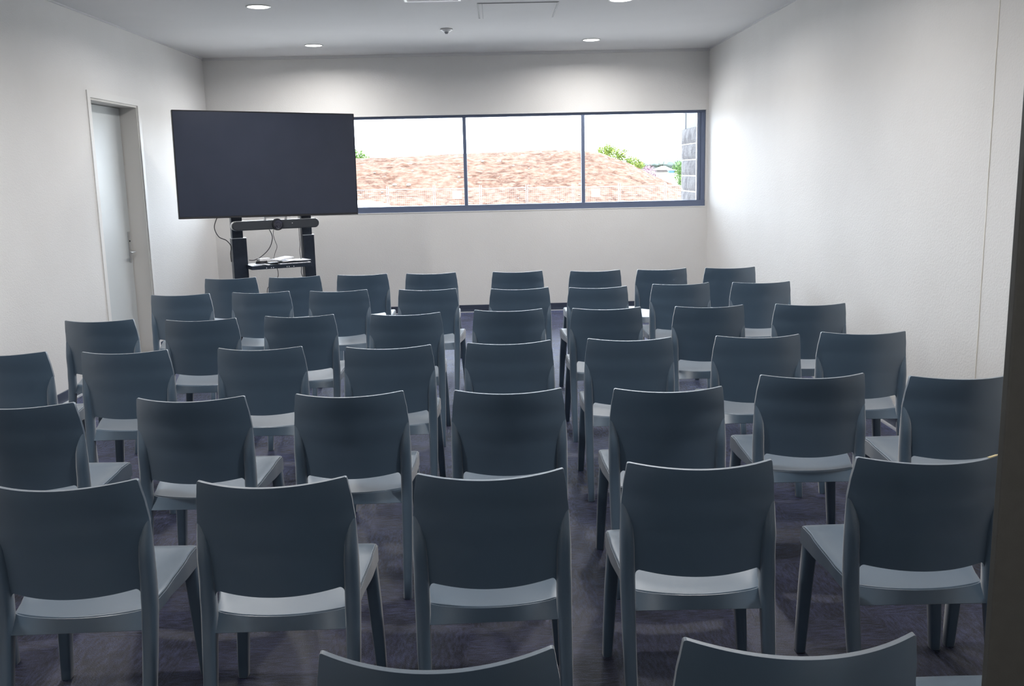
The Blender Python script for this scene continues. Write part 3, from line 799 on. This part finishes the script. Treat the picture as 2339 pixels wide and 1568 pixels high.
leafy('leafy_tree', 'yellow-green tree rising behind the right shoulder of the soil heap', 'tree',
      [(9.0, 80, 3.0, .55, .8, .50), (9.45, 80, 3.2, .45, .6, .50), (9.9, 80, 2.8, .7, 1, .65), (10.5, 80, 2.65, .45, .6, .45), (11.4, 80, 2.0, .75, .8, .65), (12.1, 80, 1.9, .35, .5, .35), (10.3, 80, 1.4, 1.6, 1.4, .9), (10.85, 80, 3.1, .3, .4, .14)],
      (.09, .14, .018), (.20, .24, .05), 5200, .09,
      [((10.2, 80, gz), (10.3, 80, 1.0), .14), ((10.3, 80, 1.0), (9.2, 80, 3.1), .04), ((10.3, 80, 1.0), (11.25, 80, 2.95), .035), ((10.3, 80, 1.0), (11.8, 80, 2.1), .05), ((10.3, 80, 1.0), (10.2, 80, 3.0), .04)], 12)
leafy('blossom_bush', 'pink and white blossoming bush at the right foot of the heap', 'bush',
      [(11.95, 75, 1.15, .62, .6, .72), (12.4, 75, .55, .6, .5, .6), (13.1, 75, .05, .55, .5, .5), (11.6, 75, .5, .6, .5, .8)], (.17, .085, .12), (.36, .27, .31), 4200, .06,
      [((12.1, 75, gz), (12.1, 75, .6), .06)], 13)
leafy('leafy_tree', 'round green tree at the left edge of the stone pier', 'tree',
      [(17.3, 90, 1.6, .75, .8, .65), (17.5, 90, .8, .7, .8, .8), (17.6, 90, .2, .5, .6, .6)], (.04, .10, .02), (.11, .19, .05), 1500, .09,
      [((17.4, 90, gz), (17.4, 90, 1.2), .08)], 14)
rr = random.Random(21)
bm = bmesh.new()
for k in range(170):
    x = rr.uniform(20, 80); y = 300+rr.uniform(-8, 8); h = rr.uniform(.6, 1.5)
    if rr.random() < .12: h *= 1.5
    r = bmesh.ops.create_icosphere(bm, subdivisions=2, radius=1, matrix=Matrix.Translation((x, y, 2.55)) @ Matrix.Diagonal((rr.uniform(.8, 2.2), 1.5, h, 1)))
    bx(bm, (x, y, 1.7), (1.6, 1, 1.6))
for v in bm.verts: v.co += Vector((noise.noise(v.co*1.3), 0, noise.noise(v.co*1.1+Vector((5, 0, 0)))))*.35
o = obj('distant_treeline', bm, mottled(principled('distant_foliage', (.3, .35, .3), .9, spec=.1), (.10, .12, .115), (.17, .17, .135), .15)); tag(o, 'hazy belt of trees on the horizon', 'trees', kind='stuff')
# house and shed
hs = thing('house', 'low house with a pale hipped roof in the distance', 'house', (34.8, 200, ground_z(0, 200)))
gz = ground_z(0, 200)
bm = bmesh.new(); bx(bm, (0, 0, (1.22-gz)/2), (2.9, 3, 1.22-gz)); obj('house_walls', bm, principled('house_brick', (.12, .10, .10), .9), hs)
bm = bmesh.new()
b0 = [bm.verts.new((x, y, 1.20-gz)) for x, y in ((-1.75, -1.9), (1.75, -1.9), (1.75, 1.9), (-1.75, 1.9))]; b1 = [bm.verts.new((x, 0, 1.93-gz)) for x in (-.35, .5)]
bm.faces.new((b0[0], b0[1], b1[1], b1[0])); bm.faces.new((b0[2], b0[3], b1[0], b1[1])); bm.faces.new((b0[1], b0[2], b1[1])); bm.faces.new((b0[3], b0[0], b1[0])); bm.faces.new(b0)
obj('house_roof', bm, principled('house_roof', (.75, .74, .74), .6), hs)
sd = thing('shed', 'small bright blue shed beside the distant house', 'shed', (34.75, 190, ground_z(0, 190)))
bm = bmesh.new(); bx(bm, (0, 0, (1.22-gz)/2), (1.15, 1.5, 1.22-gz)); obj('shed_walls', bm, principled('blue_paint', (.035, .10, .22), .6), sd)
bm = bmesh.new(); bx(bm, (.1, 0, 1.27-gz), (1.6, 1.7, .10)); obj('shed_roof', bm, principled('shed_roof', (.8, .8, .8), .6), sd)
